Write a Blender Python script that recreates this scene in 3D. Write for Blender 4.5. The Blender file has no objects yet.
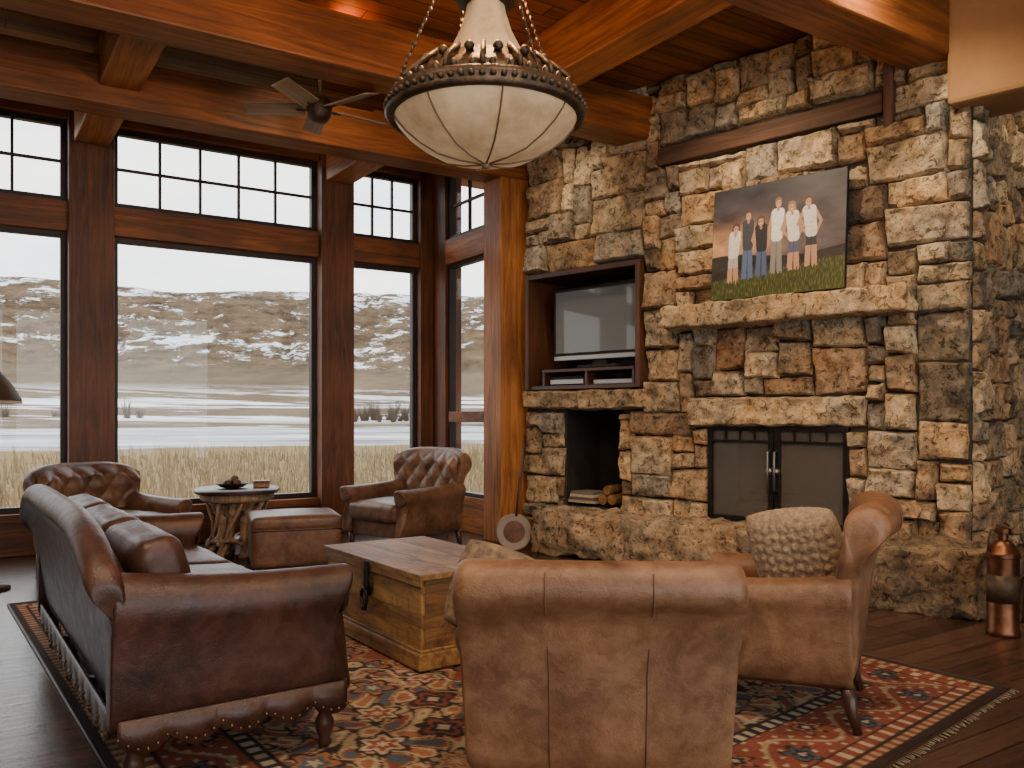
import bpy,bmesh,math,random
from mathutils import Vector,Matrix,noise
random.seed(11)
R=random.random
def U(a,b): return a+(b-a)*random.random()
S=bpy.context.scene
# ---------------------------------------------------------------- materials
def nt(name):
    m=bpy.data.materials.new(name); m.use_nodes=True
    t=m.node_tree; b=t.nodes['Principled BSDF']; return m,t,b
def L(t,a,b): t.links.new(a,b)
def ramp(t,stops):
    r=t.nodes.new('ShaderNodeValToRGB'); e=r.color_ramp.elements
    while len(e)<len(stops): e.new(.5)
    for i,(p,c) in enumerate(stops):
        e[i].position=p; e[i].color=(c[0],c[1],c[2],1)
    return r
def coords(t,scale,kind='Object'):
    tc=t.nodes.new('ShaderNodeTexCoord'); mp=t.nodes.new('ShaderNodeMapping')
    mp.inputs['Scale'].default_value=scale; L(t,tc.outputs[kind],mp.inputs[0]); return mp.outputs[0]
def noi(t,v,s,d=4,r=.55,dist=0):
    n=t.nodes.new('ShaderNodeTexNoise'); n.inputs['Scale'].default_value=s; n.inputs['Detail'].default_value=d
    n.inputs['Roughness'].default_value=r; n.inputs['Distortion'].default_value=dist
    if v is not None: L(t,v,n.inputs['Vector'])
    return n.outputs['Fac']
def bump(t,b,h,st,dist=.01):
    n=t.nodes.new('ShaderNodeBump'); n.inputs['Strength'].default_value=st; n.inputs['Distance'].default_value=dist
    L(t,h,n.inputs['Height']); L(t,n.outputs[0],b.inputs['Normal'])
def mulc(t,a,b_):
    mi=t.nodes.new('ShaderNodeMixRGB'); mi.blend_type='MULTIPLY'; mi.inputs[0].default_value=1; L(t,a,mi.inputs[1]); L(t,b_,mi.inputs[2]); return mi.outputs[0]
def mat(name,c1,c2=None,sc=(1,1,1),ns=6,rough=.6,metal=0,bs=30,bst=.15,coat=0,lo=.3,hi=.7,dist=0):
    m,t,b=nt(name); c2=c2 or c1
    v=coords(t,sc); f=noi(t,v,ns,5,.6,dist); r=ramp(t,[(lo,c1),(hi,c2)]); L(t,f,r.inputs[0]); L(t,r.outputs[0],b.inputs['Base Color'])
    b.inputs['Roughness'].default_value=rough; b.inputs['Metallic'].default_value=metal
    b.inputs['Coat Weight'].default_value=coat
    if bst: bump(t,b,noi(t,v,bs,4),bst)
    return m
def leather(name,c1,c2,rough):
    m,t,b=nt(name); v=coords(t,(1,1,1))
    f=noi(t,v,3.2,8,.68,.5); r=ramp(t,[(.32,c1),(.66,c2)]); L(t,f,r.inputs[0])
    g=noi(t,v,14,8,.7,.3); r2=ramp(t,[(.35,(.72,.66,.60)),(.6,(1.1,1.1,1.1))]); L(t,g,r2.inputs[0])
    L(t,mulc(t,r.outputs[0],r2.outputs[0]),b.inputs['Base Color'])
    rr=ramp(t,[(.3,(rough-.07,)*3),(.7,(rough+.14,)*3)]); L(t,g,rr.inputs[0]); L(t,rr.outputs[0],b.inputs['Roughness'])
    a=t.nodes.new('ShaderNodeMath'); a.operation='MULTIPLY_ADD'; L(t,noi(t,v,9,5,.6,1.5),a.inputs[0]); a.inputs[1].default_value=2.2; L(t,noi(t,v,150,3),a.inputs[2])
    bump(t,b,a.outputs[0],.3,.006); return m
def wood(name,dark,light,axis,rough=.5,fine=1,bst=.12,grime=False):
    m,t,b=nt(name); s=[9*fine]*3; s[axis]=.6*fine
    v=coords(t,tuple(s)); n=noi(t,v,1.6,8,.7,1.2); 
    w=noi(t,coords(t,(.8,.8,.8)),1.3,2)
    mx=t.nodes.new('ShaderNodeMath'); mx.operation='MULTIPLY_ADD'; L(t,w,mx.inputs[0]); mx.inputs[1].default_value=.5; L(t,n,mx.inputs[2])
    md=tuple((a*.6+c*.4) for a,c in zip(dark,light))
    r=ramp(t,[(.52,dark),(.74,md),(.98,light)]); L(t,mx.outputs[0],r.inputs[0]); c=r.outputs[0]
    if grime:
        g=ramp(t,[(.36,(.30,.24,.18)),(.52,(1,1,1))]); L(t,noi(t,coords(t,(1,1,1)),7,8,.75,.5),g.inputs[0]); c=mulc(t,c,g.outputs[0])
    L(t,c,b.inputs['Base Color'])
    b.inputs['Roughness'].default_value=rough; bump(t,b,n,bst); return m
def planks(name,dark,light,pw,axis,rough,plen=2.2):
    m,t,b=nt(name); tc=t.nodes.new('ShaderNodeTexCoord'); mp=t.nodes.new('ShaderNodeMapping')
    if axis==1: mp.inputs['Rotation'].default_value=(0,0,math.pi/2)
    L(t,tc.outputs['Object'],mp.inputs[0])
    br=t.nodes.new('ShaderNodeTexBrick'); br.inputs['Scale'].default_value=1
    br.inputs['Brick Width'].default_value=plen; br.inputs['Row Height'].default_value=pw; br.inputs['Mortar Size'].default_value=.005
    br.inputs['Color1'].default_value=(.15,.15,.15,1); br.inputs['Color2'].default_value=(.9,.9,.9,1); br.inputs['Mortar'].default_value=(0,0,0,1)
    L(t,mp.outputs[0],br.inputs['Vector'])
    m2=t.nodes.new('ShaderNodeMapping'); m2.inputs['Scale'].default_value=(.8,14,1); L(t,mp.outputs[0],m2.inputs[0])
    n=noi(t,m2.outputs[0],2,6,.65,.6)
    a=t.nodes.new('ShaderNodeMath'); a.operation='MULTIPLY_ADD'; L(t,br.outputs['Color'],a.inputs[0]); a.inputs[1].default_value=.45; L(t,n,a.inputs[2])
    r=ramp(t,[(.4,dark),(1.0,light)]); L(t,a.outputs[0],r.inputs[0])
    mi=t.nodes.new('ShaderNodeMixRGB'); L(t,br.outputs['Fac'],mi.inputs[0]); L(t,r.outputs[0],mi.inputs[1]); mi.inputs[2].default_value=(.006,.004,.003,1)
    L(t,mi.outputs[0],b.inputs['Base Color']); b.inputs['Roughness'].default_value=rough
    s=t.nodes.new('ShaderNodeMath'); s.operation='SUBTRACT'; L(t,n,s.inputs[0]); L(t,br.outputs['Fac'],s.inputs[1]); bump(t,b,s.outputs[0],.35); return m
def vcol(name,rough,bs=60,bst=.3,ns=7,lo=(.35,.3,.26),hi=(1.35,1.3,1.25),dist=.01,tint=False):
    m,t,b=nt(name); a=t.nodes.new('ShaderNodeAttribute'); a.attribute_name='Col'
    v=coords(t,(1,1,1)); f=noi(t,v,ns,10,.74,.3); r=ramp(t,[(.36,lo),(.60,hi)]); L(t,f,r.inputs[0])
    c=mulc(t,a.outputs['Color'],r.outputs[0])
    if tint:
        r2=ramp(t,[(.35,(.80,.86,.92)),(.5,(1,.99,.96)),(.66,(1.12,.98,.80))]); L(t,noi(t,v,3.3,5,.6),r2.inputs[0]); c=mulc(t,c,r2.outputs[0])
        r3=ramp(t,[(.42,(.24,.21,.19)),(.48,(1,1,1))]); L(t,noi(t,v,17,10,.8,1.0),r3.inputs[0]); c=mulc(t,c,r3.outputs[0])
    L(t,c,b.inputs['Base Color']); b.inputs['Roughness'].default_value=rough; b.inputs['Specular IOR Level'].default_value=.25
    bump(t,b,noi(t,v,bs,8,.7),bst,dist); return m
BD,BL=(.042,.010,.0025),(.38,.12,.024)
wx=wood('beam_wood_x',BD,BL,0); wy=wood('beam_wood_y',(.07,.018,.004),(.56,.19,.04),1); wz=wood('beam_wood_z',(.035,.010,.003),(.26,.082,.022),2)
wzl=wood('column_wood',(.09,.024,.005),(.60,.23,.055),2,.5,1,.4)
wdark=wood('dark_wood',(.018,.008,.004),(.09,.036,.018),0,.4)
wleg=mat('leg_wood',(.03,.012,.007),(.07,.03,.016),rough=.35)
PD,PL_=(.07,.029,.008),(.48,.245,.075)
pine=wood('pine_x',PD,PL_,0,.5,1.2,.35,True)
ceilm=planks('ceiling_planks',(.055,.014,.003),(.40,.13,.026),.16,0,.55)
floorm=planks('floor_planks',(.012,.006,.004),(.09,.042,.026),.14,0,.26)
tan=leather('tan_leather',(.12,.052,.025),(.31,.158,.078),.42)
tuftm=leather('brown_leather',(.08,.038,.021),(.26,.14,.08),.36)
ox=leather('oxblood_leather',(.020,.0075,.005),(.088,.036,.022),.38)
seamm=mat('seam_leather',(.035,.016,.009),rough=.5)
nailm=mat('brass_nail',(.22,.14,.06),rough=.45,metal=1,bst=0)
iron=mat('black_iron',(.012,.011,.010),(.035,.03,.027),rough=.45,metal=.7,bs=60)
bronze=mat('aged_bronze',(.018,.012,.008),(.095,.055,.028),ns=14,rough=.5,metal=.4,bs=40,bst=.5)
copper=mat('old_copper',(.07,.028,.015),(.24,.10,.05),ns=7,rough=.36,metal=.9,bs=20)
framem=mat('window_frame_paint',(.014,.008,.006),(.03,.017,.012),rough=.5)
stonem=vcol('rough_stone',.9,bs=38,bst=.9,ns=8,lo=(.42,.38,.34),hi=(1.45,1.38,1.26),dist=.015,tint=True)
rockm=vcol('hearth_rock',.9,bs=22,bst=1,ns=5,lo=(.4,.36,.32),hi=(1.35,1.28,1.2),dist=.02,tint=True)
mortar=mat('mortar',(.02,.014,.009),(.06,.045,.03),ns=20,rough=.95,bs=80,bst=.5)
black=mat('matte_black',(.008,.007,.006),(.02,.017,.015),rough=.8)
plaster=mat('plaster',(.24,.12,.042),(.32,.17,.068),ns=2,rough=.85,bs=40,bst=.1)
knit=mat('knit_wool',(.24,.155,.09),(.54,.38,.24),ns=60,rough=.95,bs=50,bst=.8)
# ---------------------------------------------------------------- mesh helpers
class MB:
    def __init__(s): s.v=[];s.f=[];s.c=[]
    def add(s,vs,fs,col=None):
        o=len(s.v); s.v+= [tuple(v) for v in vs]; s.f+=[tuple(i+o for i in f) for f in fs]
        s.c+=[col or (1,1,1)]*len(vs); return o
def mk(name,mb,m,parent=None,loc=(0,0,0),rz=0,smooth=True,sub=0,col=False,rot=None,auto=None):
    me=bpy.data.meshes.new(name); me.from_pydata(mb.v,[],mb.f)
    if col:
        ca=me.color_attributes.new('Col','FLOAT_COLOR','POINT')
        ca.data.foreach_set('color',[x for c in mb.c for x in (c[0],c[1],c[2],1)])
    bm=bmesh.new(); bm.from_mesh(me); bmesh.ops.recalc_face_normals(bm,faces=bm.faces); bm.to_mesh(me); bm.free()
    me.materials.append(m)
    if smooth:
        me.polygons.foreach_set('use_smooth',[True]*len(me.polygons))
        if auto: me.set_sharp_from_angle(angle=math.radians(auto))
    o=bpy.data.objects.new(name,me); S.collection.objects.link(o)
    o.location=loc; o.rotation_euler=rot if rot else (0,0,rz)
    if parent: o.parent=parent
    if sub:
        md=o.modifiers.new('sub','SUBSURF'); md.levels=sub; md.render_levels=sub
    return o
def empty(name,loc=(0,0,0),rz=0):
    e=bpy.data.objects.new(name,None); S.collection.objects.link(e); e.location=loc; e.rotation_euler=(0,0,rz); e.empty_display_size=.1; return e
def face_rz(f): return math.atan2(f[1],f[0])-math.pi/2
def bx(mb,x0,x1,y0,y1,z0,z1,col=None):
    v=[(x,y,z) for z in (z0,z1) for y in (y0,y1) for x in (x0,x1)]
    mb.add(v,[(0,2,3,1),(4,5,7,6),(0,1,5,4),(2,6,7,3),(0,4,6,2),(1,3,7,5)],col)
def box(name,x0,x1,y0,y1,z0,z1,m,parent=None,bev=.006,frame=None,rot=None):
    cx,cy,cz=(x0+x1)/2,(y0+y1)/2,(z0+z1)/2
    mb=MB(); bx(mb,x0-cx,x1-cx,y0-cy,y1-cy,z0-cz,z1-cz)
    loc=Vector((cx,cy,cz)); rz=0
    if frame:
        (ox_,oy_),an=frame; c,s=math.cos(an),math.sin(an); loc=Vector((ox_+c*cx-s*cy,oy_+s*cx+c*cy,cz)); rz=an
    o=mk(name,mb,m,parent,loc,rz,smooth=False,rot=rot)
    if bev:
        b=o.modifiers.new('bev','BEVEL'); b.width=bev; b.segments=2; b.limit_method='NONE'
    return o
def softbox(name,sx,sy,sz,m,parent=None,loc=(0,0,0),r=.04,puff=0,rz=0,n=12,rot=None,nz=0,ns=3,col=None,puffy=0):
    hx,hy,hz=sx/2,sy/2,sz/2; mb=MB()
    def sp(i): 
        t=2*i/n-1; return math.copysign(abs(t)**.75,t)
    cache={}; vs=[]; fs=[]
    def vert(a,b,c):
        k=(a,b,c)
        if k in cache: return cache[k]
        p=Vector((sp(a)*hx,sp(b)*hy,sp(c)*hz)); q=Vector([max(-h+r,min(h-r,w)) for w,h in zip(p,(hx,hy,hz))])
        d=p-q; 
        if d.length>1e-6: q=q+d.normalized()*r
        X,Y,Z=p.x/hx,p.y/hy,p.z/hz; q.z+=math.copysign(1,p.z)*puff*(1-X*X)*(1-Y*Y)*abs(Z)
        q.y+=math.copysign(1,p.y)*puffy*(1-X*X)*(1-Z*Z)*abs(Y)
        if nz:
            o=Vector(loc)*1.7; f=noise.fractal((q+o)*ns,1,2,5); f=.55*f+.45*round(f*3)/3; q+= (q.normalized())*f*nz
            q.x+=noise.noise((q+o)*ns*2.3+Vector((9,0,0)))*nz*.6; q.z+=noise.noise((q+o)*ns*2+Vector((0,7,0)))*nz*.5
        cache[k]=len(vs); vs.append(q); return cache[k]
    for ax in range(3):
        for s in (0,n):
            for i in range(n):
                for j in range(n):
                    q=[]
                    for di,dj in ((0,0),(1,0),(1,1),(0,1)):
                        c=[0,0,0]; c[ax]=s; c[(ax+1)%3]=i+di; c[(ax+2)%3]=j+dj; q.append(vert(*c))
                    fs.append(q)
    mb.add(vs,fs,col)
    return mk(name,mb,m,parent,loc,rz,rot=rot,col=col is not None,auto=40 if nz>.015 else None)
def prism(outline,stations,mapf):
    mb=MB(); cu=sum(p[0] for p in outline)/len(outline); cv=sum(p[1] for p in outline)/len(outline); N=len(outline)
    vs=[];fs=[]
    for t,ins in stations:
        for u,v in outline:
            d=Vector((cu-u,cv-v)); l=d.length; k=min(ins,.85*l)/l if l else 0
            vs.append(mapf(u+d.x*k,v+d.y*k,t))
    for i in range(len(stations)-1):
        for j in range(N): fs.append((i*N+j,i*N+(j+1)%N,(i+1)*N+(j+1)%N,(i+1)*N+j))
    fs.append(tuple(range(N))); fs.append(tuple((len(stations)-1)*N+j for j in reversed(range(N))))
    mb.add(vs,fs); return mb
def rstat(a,b,r,n=6,k=4):
    o=[]
    for i in range(k+1):
        p=i/k*math.pi/2; o.append((a+r*(1-math.cos(p)),r*(1-math.sin(p))))
    for i in range(1,n): o.append((a+r+(b-a-2*r)*i/n,0))
    for i in range(k,-1,-1):
        p=i/k*math.pi/2; o.append((b-r*(1-math.cos(p)),r*(1-math.sin(p))))
    return o
def tube(mb,pts,rad,res=8,col=None,cap=True):
    pts=[Vector(p) for p in pts]; n=len(pts); rad=rad if isinstance(rad,(list,tuple)) else [rad]*n
    vs=[];fs=[]; up=None
    for i,p in enumerate(pts):
        d=(pts[min(i+1,n-1)]-pts[max(i-1,0)]).normalized()
        if up is None: up=d.orthogonal().normalized()
        up=(up-d*up.dot(d)); up=up.normalized() if up.length>1e-5 else d.orthogonal().normalized()
        w=d.cross(up)
        for j in range(res):
            a=2*math.pi*j/res; vs.append(p+(up*math.cos(a)+w*math.sin(a))*rad[i])
    for i in range(n-1):
        for j in range(res): fs.append((i*res+j,i*res+(j+1)%res,(i+1)*res+(j+1)%res,(i+1)*res+j))
    if cap: fs.append(tuple(range(res))); fs.append(tuple((n-1)*res+j for j in range(res)))
    mb.add(vs,fs,col)
def lathe(mb,prof,seg=32,cen=(0,0,0),wob=None,col=None):
    vs=[];fs=[];n=len(prof)
    for r,z in prof:
        for j in range(seg):
            a=2*math.pi*j/seg; rr=r*(wob(a,z) if wob else 1); vs.append((cen[0]+rr*math.cos(a),cen[1]+rr*math.sin(a),cen[2]+z))
    for i in range(n-1):
        for j in range(seg): fs.append((i*seg+j,i*seg+(j+1)%seg,(i+1)*seg+(j+1)%seg,(i+1)*seg+j))
    if prof[0][0]>1e-4: fs.append(tuple(range(seg)))
    if prof[-1][0]>1e-4: fs.append(tuple((n-1)*seg+j for j in range(seg)))
    mb.add(vs,fs,col)
def ball(mb,c,r,seg=8,sc=(1,1,1),col=None):
    k=5; vs=[];fs=[]
    for i in range(k+1):
        p=math.pi*i/k
        for j in range(seg):
            a=2*math.pi*j/seg; s=max(math.sin(p),.001); vs.append((c[0]+r*sc[0]*s*math.cos(a),c[1]+r*sc[1]*s*math.sin(a),c[2]+r*sc[2]*math.cos(p)))
    for i in range(k):
        for j in range(seg): fs.append((i*seg+j,i*seg+(j+1)%seg,(i+1)*seg+(j+1)%seg,(i+1)*seg+j))
    mb.add(vs,fs,col)
# ---------------------------------------------------------------- frames
WA=math.atan2(-.5479,-.8366); WFr=((-.955,10.16),WA)      # x: along window wall (leftwards), y: into room
SA=math.atan2(-.69,.7238);    SF=((.18,8.7),SA)            # x: along fireplace wall (rightwards), y: into wall
def w2(fr,x,y,z=0):
    (a,b),an=fr; c,s=math.cos(an),math.sin(an); return Vector((a+c*x-s*y,b+s*x+c*y,z))
CZ=4.25
# ---------------------------------------------------------------- shell
box('floor',-4.7,9.2,-.25,11.5,-.3,0,floorm,bev=0,frame=WFr)
box('ceiling',-4.7,9.2,-.5,11.5,CZ,CZ+.15,ceilm,bev=0,frame=WFr)
wb=empty('wall_back')  # unseen wall; its wide opening is added to let fill light in
for nm,x0,x1,z0,z1 in (('pier_a',-4.7,-.2,0,CZ),('pier_b',8.2,9.2,0,CZ),('head',-.2,8.2,3.5,CZ),('base',-.2,8.2,0,.3),('pier_c',3.7,3.95,.3,3.5)):
    box(nm,x0,x1,11.3,11.5,z0,z1,plaster,wb,0,WFr)
box('wall_end',9.0,9.2,-.2,11.3,0,CZ,plaster,bev=0,frame=WFr)
box('wall_far_right',-4.7,-4.5,4.5,11.3,0,CZ,plaster,bev=0,frame=WFr)
wl=empty('wall_left')
H0,R0,R1,T1=.39,3.04,3.32,4.10
XE=9.0
box('base_panel',-.15,XE,-.2,0,0,H0-.08,wx,wl,frame=WFr)
box('sill',-.15,XE,-.22,.05,H0-.08,H0,wx,wl,frame=WFr)
box('mid_rail',-.1,XE,-.2,.02,R0,R1,wx,wl,frame=WFr)
box('header',-.15,XE,-.22,.03,T1,CZ,wx,wl,frame=WFr)
posts=[(-.15,.18),(1.04,1.42),(3.49,3.88),(5.96,6.34),(8.4,8.8)]
for i,(a,b) in enumerate(posts):
    box('post_%d'%i,a,b,-.24,.12 if i else .05,0,CZ,wz,wl,frame=WFr)
glass,t,b=nt('window_glass')
for n_ in list(t.nodes):
    if n_!=b and n_.type!='OUTPUT_MATERIAL': t.nodes.remove(n_)
tr=t.nodes.new('ShaderNodeBsdfTransparent'); gl=t.nodes.new('ShaderNodeBsdfGlossy'); gl.inputs['Roughness'].default_value=.02
mxs=t.nodes.new('ShaderNodeMixShader'); mxs.inputs[0].default_value=.02; L(t,tr.outputs[0],mxs.inputs[1]); L(t,gl.outputs[0],mxs.inputs[2])
L(t,mxs.outputs[0],[n for n in t.nodes if n.type=='OUTPUT_MATERIAL'][0].inputs[0])
def window(idx,frame,x0,x1,cols,axis='x',mid=False):
    e=empty('window_%d'%idx)
    def B(nm,a0,a1,d0,d1,z0,z1,m,bev=.004):
        if axis=='x': box(nm,a0,a1,d0,d1,z0,z1,m,e,bev,frame)
        else: box(nm,d0+.03,d1+.03,a0,a1,z0,z1,m,e,bev,frame)
    f=.055; D0,D1=-.13,-.05
    if axis!='x': f=.045
    for nm,z0,z1 in (('lower',H0,R0),('transom',R1,T1)):
        B(nm+'_stile_a',x0,x0+f,D0,D1,z0,z1,framem); B(nm+'_stile_b',x1-f,x1,D0,D1,z0,z1,framem)
        B(nm+'_rail_a',x0+f,x1-f,D0,D1,z0,z0+f,framem); B(nm+'_rail_b',x0+f,x1-f,D0,D1,z1-f,z1,framem)
        B(nm+'_pane',x0+f,x1-f,-.094,-.088,z0+f,z1-f,glass,0)
    for i in range(1,cols):
        x=x0+f+(x1-x0-2*f)*i/cols; B('muntin_v%d'%i,x-.013,x+.013,-.11,-.072,R1+f,T1-f,framem,.002)
    B('muntin_h',x0+f,x1-f,-.111,-.071,3.70,3.726,framem,.002)
    if mid:
        B('mid_bar',x0+f,x1-f,D0,D1+.02,1.22,1.34,wx)
window(1,WFr,.18,1.04,3); window(2,WFr,1.42,3.49,5); window(3,WFr,3.88,5.96,5); window(4,WFr,6.34,8.4,5)
wc=empty('wall_corner')
box('corner_casing',-.2,.02,.05,.36,0,CZ,wz,wc,frame=WFr)
box('corner_base',-.2,.0,.36,1.22,0,H0,wy,wc,frame=WFr)
box('corner_rail',-.2,.02,.36,1.22,R0,R1,wy,wc,frame=WFr)
box('corner_header',-.2,.02,.36,1.22,T1,CZ,wy,wc,frame=WFr)
box('corner_jamb',-.35,.0,1.22,1.75,0,CZ,wz,wc,frame=WFr)
window(5,WFr,.36,1.22,2,axis='y',mid=True)
box('baseboard_left',1.42,3.49,.0,.03,0,.12,wx,frame=WFr)
o=box('timber_column',-.17,.17,-.17,.17,0,3.72,wzl,bev=.012); o.location=(-.065,8.83,1.86); o.rotation_euler[2]=WA
box('ceiling_beam',-.45,XE,1.44,1.76,3.72,4.10,wx,bev=.015,frame=WFr)
box('ceiling_beam',-.62,XE,3.0,3.34,3.77,4.15,wx,bev=.015,frame=WFr)
box('ceiling_beam',-1.25,XE,5.46,5.80,3.77,4.15,wx,bev=.015,frame=WFr)
for (x,a,b) in ((3.69,.12,1.44),(3.69,1.76,3.0),(1.23,.12,1.44),(.85,3.34,5.46),(6.15,.12,1.44),(6.15,1.76,3.0),(4.6,3.34,5.46)):
    box('ceiling_rafter',x-.15,x+.15,a,b,3.86,4.25,wy,bev=.012,frame=WFr)
# ---------------------------------------------------------------- fireplace wall
wf=empty('wall_fireplace')
LEN=4.13
mbm=MB()
def ms(a0,a1,z0,z1): bx(mbm,a0,a1,-.02,.55,z0,z1)
ms(0,LEN,0,.42); ms(0,.5,.42,1.21); ms(1.2,2.11,.42,1.21); ms(3.30,LEN,.42,1.21)
ms(0,.5,1.21,1.35); ms(1.2,LEN,1.21,1.35); ms(0,LEN,1.35,1.545); ms(0,.05,1.545,2.70); ms(1.45,LEN,1.545,2.70); ms(0,LEN,2.70,CZ)
bx(mbm,0,LEN,.55,.62,0,CZ)
bx(mbm,LEN-.55,LEN-.005,.5,2.6,0,CZ)
mk('mortar_core',mbm,mortar,wf,(SF[0][0],SF[0][1],0),SA,smooth=False)
pal=[(.40,.285,.18),(.34,.25,.165),(.47,.37,.25),(.27,.195,.13),(.36,.295,.215),(.22,.175,.13),(.50,.41,.285),(.33,.275,.205),(.40,.28,.165),(.30,.26,.21),(.38,.305,.21),(.43,.33,.215),(.33,.22,.14),(.26,.23,.19)]
def stone(mb,rect,depth,fx,col,jit=.014,gap=.003,rough=.034):
    a0,a1,z0,z1=rect; a0+=gap;a1-=gap;z0+=gap;z1-=gap
    j=lambda: U(-jit,jit)
    P=[(a0+j(),z0+j()),(a1+j(),z0+j()),(a1+j(),z1+j()),(a0+j(),z1+j())]
    W=a1-a0;Hh=z1-z0
    def par(w):
        e=min(.008/w,.2); e2=min(.022/w,.3); n=max(2,int(w/.026)); return [0,e]+[e2+(1-2*e2)*i/n for i in range(n+1)]+[1-e,1]
    ps,pt=par(W),par(Hh); tx,tz=U(-.07,.07),U(-.12,.12); off=Vector((U(0,50),U(0,50),U(0,50)))
    vs=[];fs=[]
    for t_ in pt:
        for s_ in ps:
            b0=((1-s_)*P[0][0]+s_*P[1][0],(1-s_)*P[0][1]+s_*P[1][1]); b1=((1-s_)*P[3][0]+s_*P[2][0],(1-s_)*P[3][1]+s_*P[2][1])
            a=(1-t_)*b0[0]+t_*b1[0]; z=(1-t_)*b0[1]+t_*b1[1]
            e=min(s_*W,(1-s_)*W,t_*Hh,(1-t_)*Hh); k=min(1,e/.018); k=1-(1-k)**2.4
            q=Vector((a*5.5,z*7,0))+off; nn=noise.fractal(q,.9,2,5); nn=.62*nn+.38*round(nn*2.5)/2.5; ed=noise.noise(Vector((a*14,z*14,3))+off)
            h=(depth+tx*(s_-.5)*W*2+tz*(t_-.5)*Hh*2+nn*rough)*k
            aa=a+ed*.011; zz=z+noise.noise(Vector((a*14,z*14,9))+off)*.011
            vs.append(fx(aa,h,zz))
    n=len(ps)
    for i in range(len(pt)-1):
        for k in range(n-1): fs.append((i*n+k,i*n+k+1,(i+1)*n+k+1,(i+1)*n+k))
    mb.add(vs,fs,col)
def layout(width,height,block,cell=.07):
    nx,nz=int(round(width/cell)),int(round(height/cell)); cw,ch=width/nx,height/nz
    occ=[[False]*nx for _ in range(nz)]
    for (a0,a1,z0,z1) in block:
        for k in range(nz):
            for i in range(nx):
                ca,cz=(i+.5)*cw,(k+.5)*ch
                if a0<ca<a1 and z0<cz<z1: occ[k][i]=True
    out=[]
    for k in range(nz):
        for i in range(nx):
            if occ[k][i]: continue
            q=R(); 
            if q<.34: w,h=random.choice([(9,4),(8,4),(7,5),(6,5),(10,4),(5,6),(7,4),(8,5)])
            elif q<.76: w,h=random.choice([(5,3),(6,3),(4,3),(5,4),(4,4),(6,2),(7,3)])
            else: w,h=random.choice([(3,2),(3,2),(3,3),(2,3),(4,2),(3,4),(2,2)])
            ww=0
            while ww<w and i+ww<nx and not occ[k][i+ww]: ww+=1
            if i+ww<nx and not occ[k][i+ww] and (i+ww+1>=nx or occ[k][i+ww+1]): ww+=1
            hh=0
            while hh<h and k+hh<nz and all(not occ[k+hh][i+x] for x in range(ww)): hh+=1
            if ww==1 and hh>3: hh=3
            for y in range(hh):
                for x in range(ww): occ[k+y][i+x]=True
            out.append((i*cw,(i+ww)*cw,k*ch,(k+hh)*ch))
    return out
sb=MB()
blocks=[(0,1.45,1.545,2.70),(0,1.5,1.35,1.545),(.5,1.2,.3,1.36),(2.11,3.30,.3,1.21),(1.96,3.42,1.2,1.44),(1.62,3.58,3.5,3.66)]
fmain=lambda a,h,z:(a,-.015-h,z)
def rc():
    c=random.choice(pal); k=U(.68,1.2); return tuple(x*k for x in c)
for r in layout(LEN,CZ,blocks): stone(sb,r,U(.04,.12),fmain,rc())
stone(sb,(0.01,.75,1.36,1.54),.13,fmain,(.36,.27,.17)); stone(sb,(.75,1.52,1.35,1.545),.14,fmain,(.33,.25,.16))
stone(sb,(1.96,3.42,1.20,1.44),.13,fmain,(.42,.33,.22),rough=.04)
fside=lambda a,h,z:(LEN-.01+h,.0+a,z)
for r in layout(2.6,CZ,[]): stone(sb,r,U(.04,.09),fside,rc())
mk('stonework',sb,stonem,wf,(SF[0][0],SF[0][1],0),SA,col=True,auto=32)
ledm=wood('ledger_wood',(.03,.012,.006),(.14,.065,.032),0,.8,1,.5)
box('timber_ledger',1.62,3.56,-.10,-.01,3.5,3.65,ledm,wf,.01,SF)
box('ledger_bracket',3.57,3.64,-.12,-.01,3.38,3.92,wood('bracket_wood',(.03,.012,.006),(.14,.065,.032),2,.8),wf,.01,SF)
o=box('wall_right',LEN-.6,LEN+4,2.6,2.8,0,CZ,plaster,bev=0,frame=SF)
box('soffit',LEN-.12,LEN+2.2,-.16,.35,3.42,CZ,plaster,bev=.03,frame=SF)
tn=empty('tv_niche')
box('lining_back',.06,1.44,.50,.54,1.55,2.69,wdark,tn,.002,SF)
wyd=wood('niche_frame_wood',(.02,.008,.004),(.16,.06,.024),2)
for nm,a in (('jamb_a',.05),('jamb_b',1.40)): box(nm,a,a+.05,-.13,.5,1.55,2.70,wyd,tn,.006,SF)
box('head',.10,1.40,-.13,.5,2.65,2.70,wdark,tn,.006,SF)
box('bottom',.10,1.40,-.10,.5,1.55,1.59,wdark,tn,.004,SF)
tv=empty('television')
silver=mat('silver_plastic',(.30,.29,.27),rough=.35,metal=.6,bst=0)
scr,t,b=nt('tv_screen'); b.inputs['Base Color'].default_value=(.085,.085,.08,1); b.inputs['Roughness'].default_value=.3; b.inputs['Coat Weight'].default_value=.5
box('bezel',.27,1.36,.06,.14,1.83,2.55,black,tv,.012,SF)
box('screen',.31,1.32,.05,.065,1.91,2.52,scr,tv,.002,SF)
box('speaker_bar',.29,1.34,.048,.07,1.84,1.885,silver,tv,.004,SF)
box('stand_neck',.75,.92,.08,.13,1.78,1.83,black,tv,.004,SF)
box('stand_foot',.6,1.07,.02,.25,1.755,1.785,black,tv,.01,SF)
av=empty('media_shelf')
box('shelf_top',.22,1.34,-.06,.42,1.72,1.75,wdark,av,.004,SF)
for a in (.22,.76,1.31): box('divider',a,a+.03,-.05,.42,1.59,1.72,wdark,av,.003,SF)
box('receiver',.28,.72,.0,.35,1.595,1.68,black,av,.006,SF); box('receiver_face',.29,.71,-.01,.003,1.605,1.65,silver,av,.002,SF)
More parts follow.
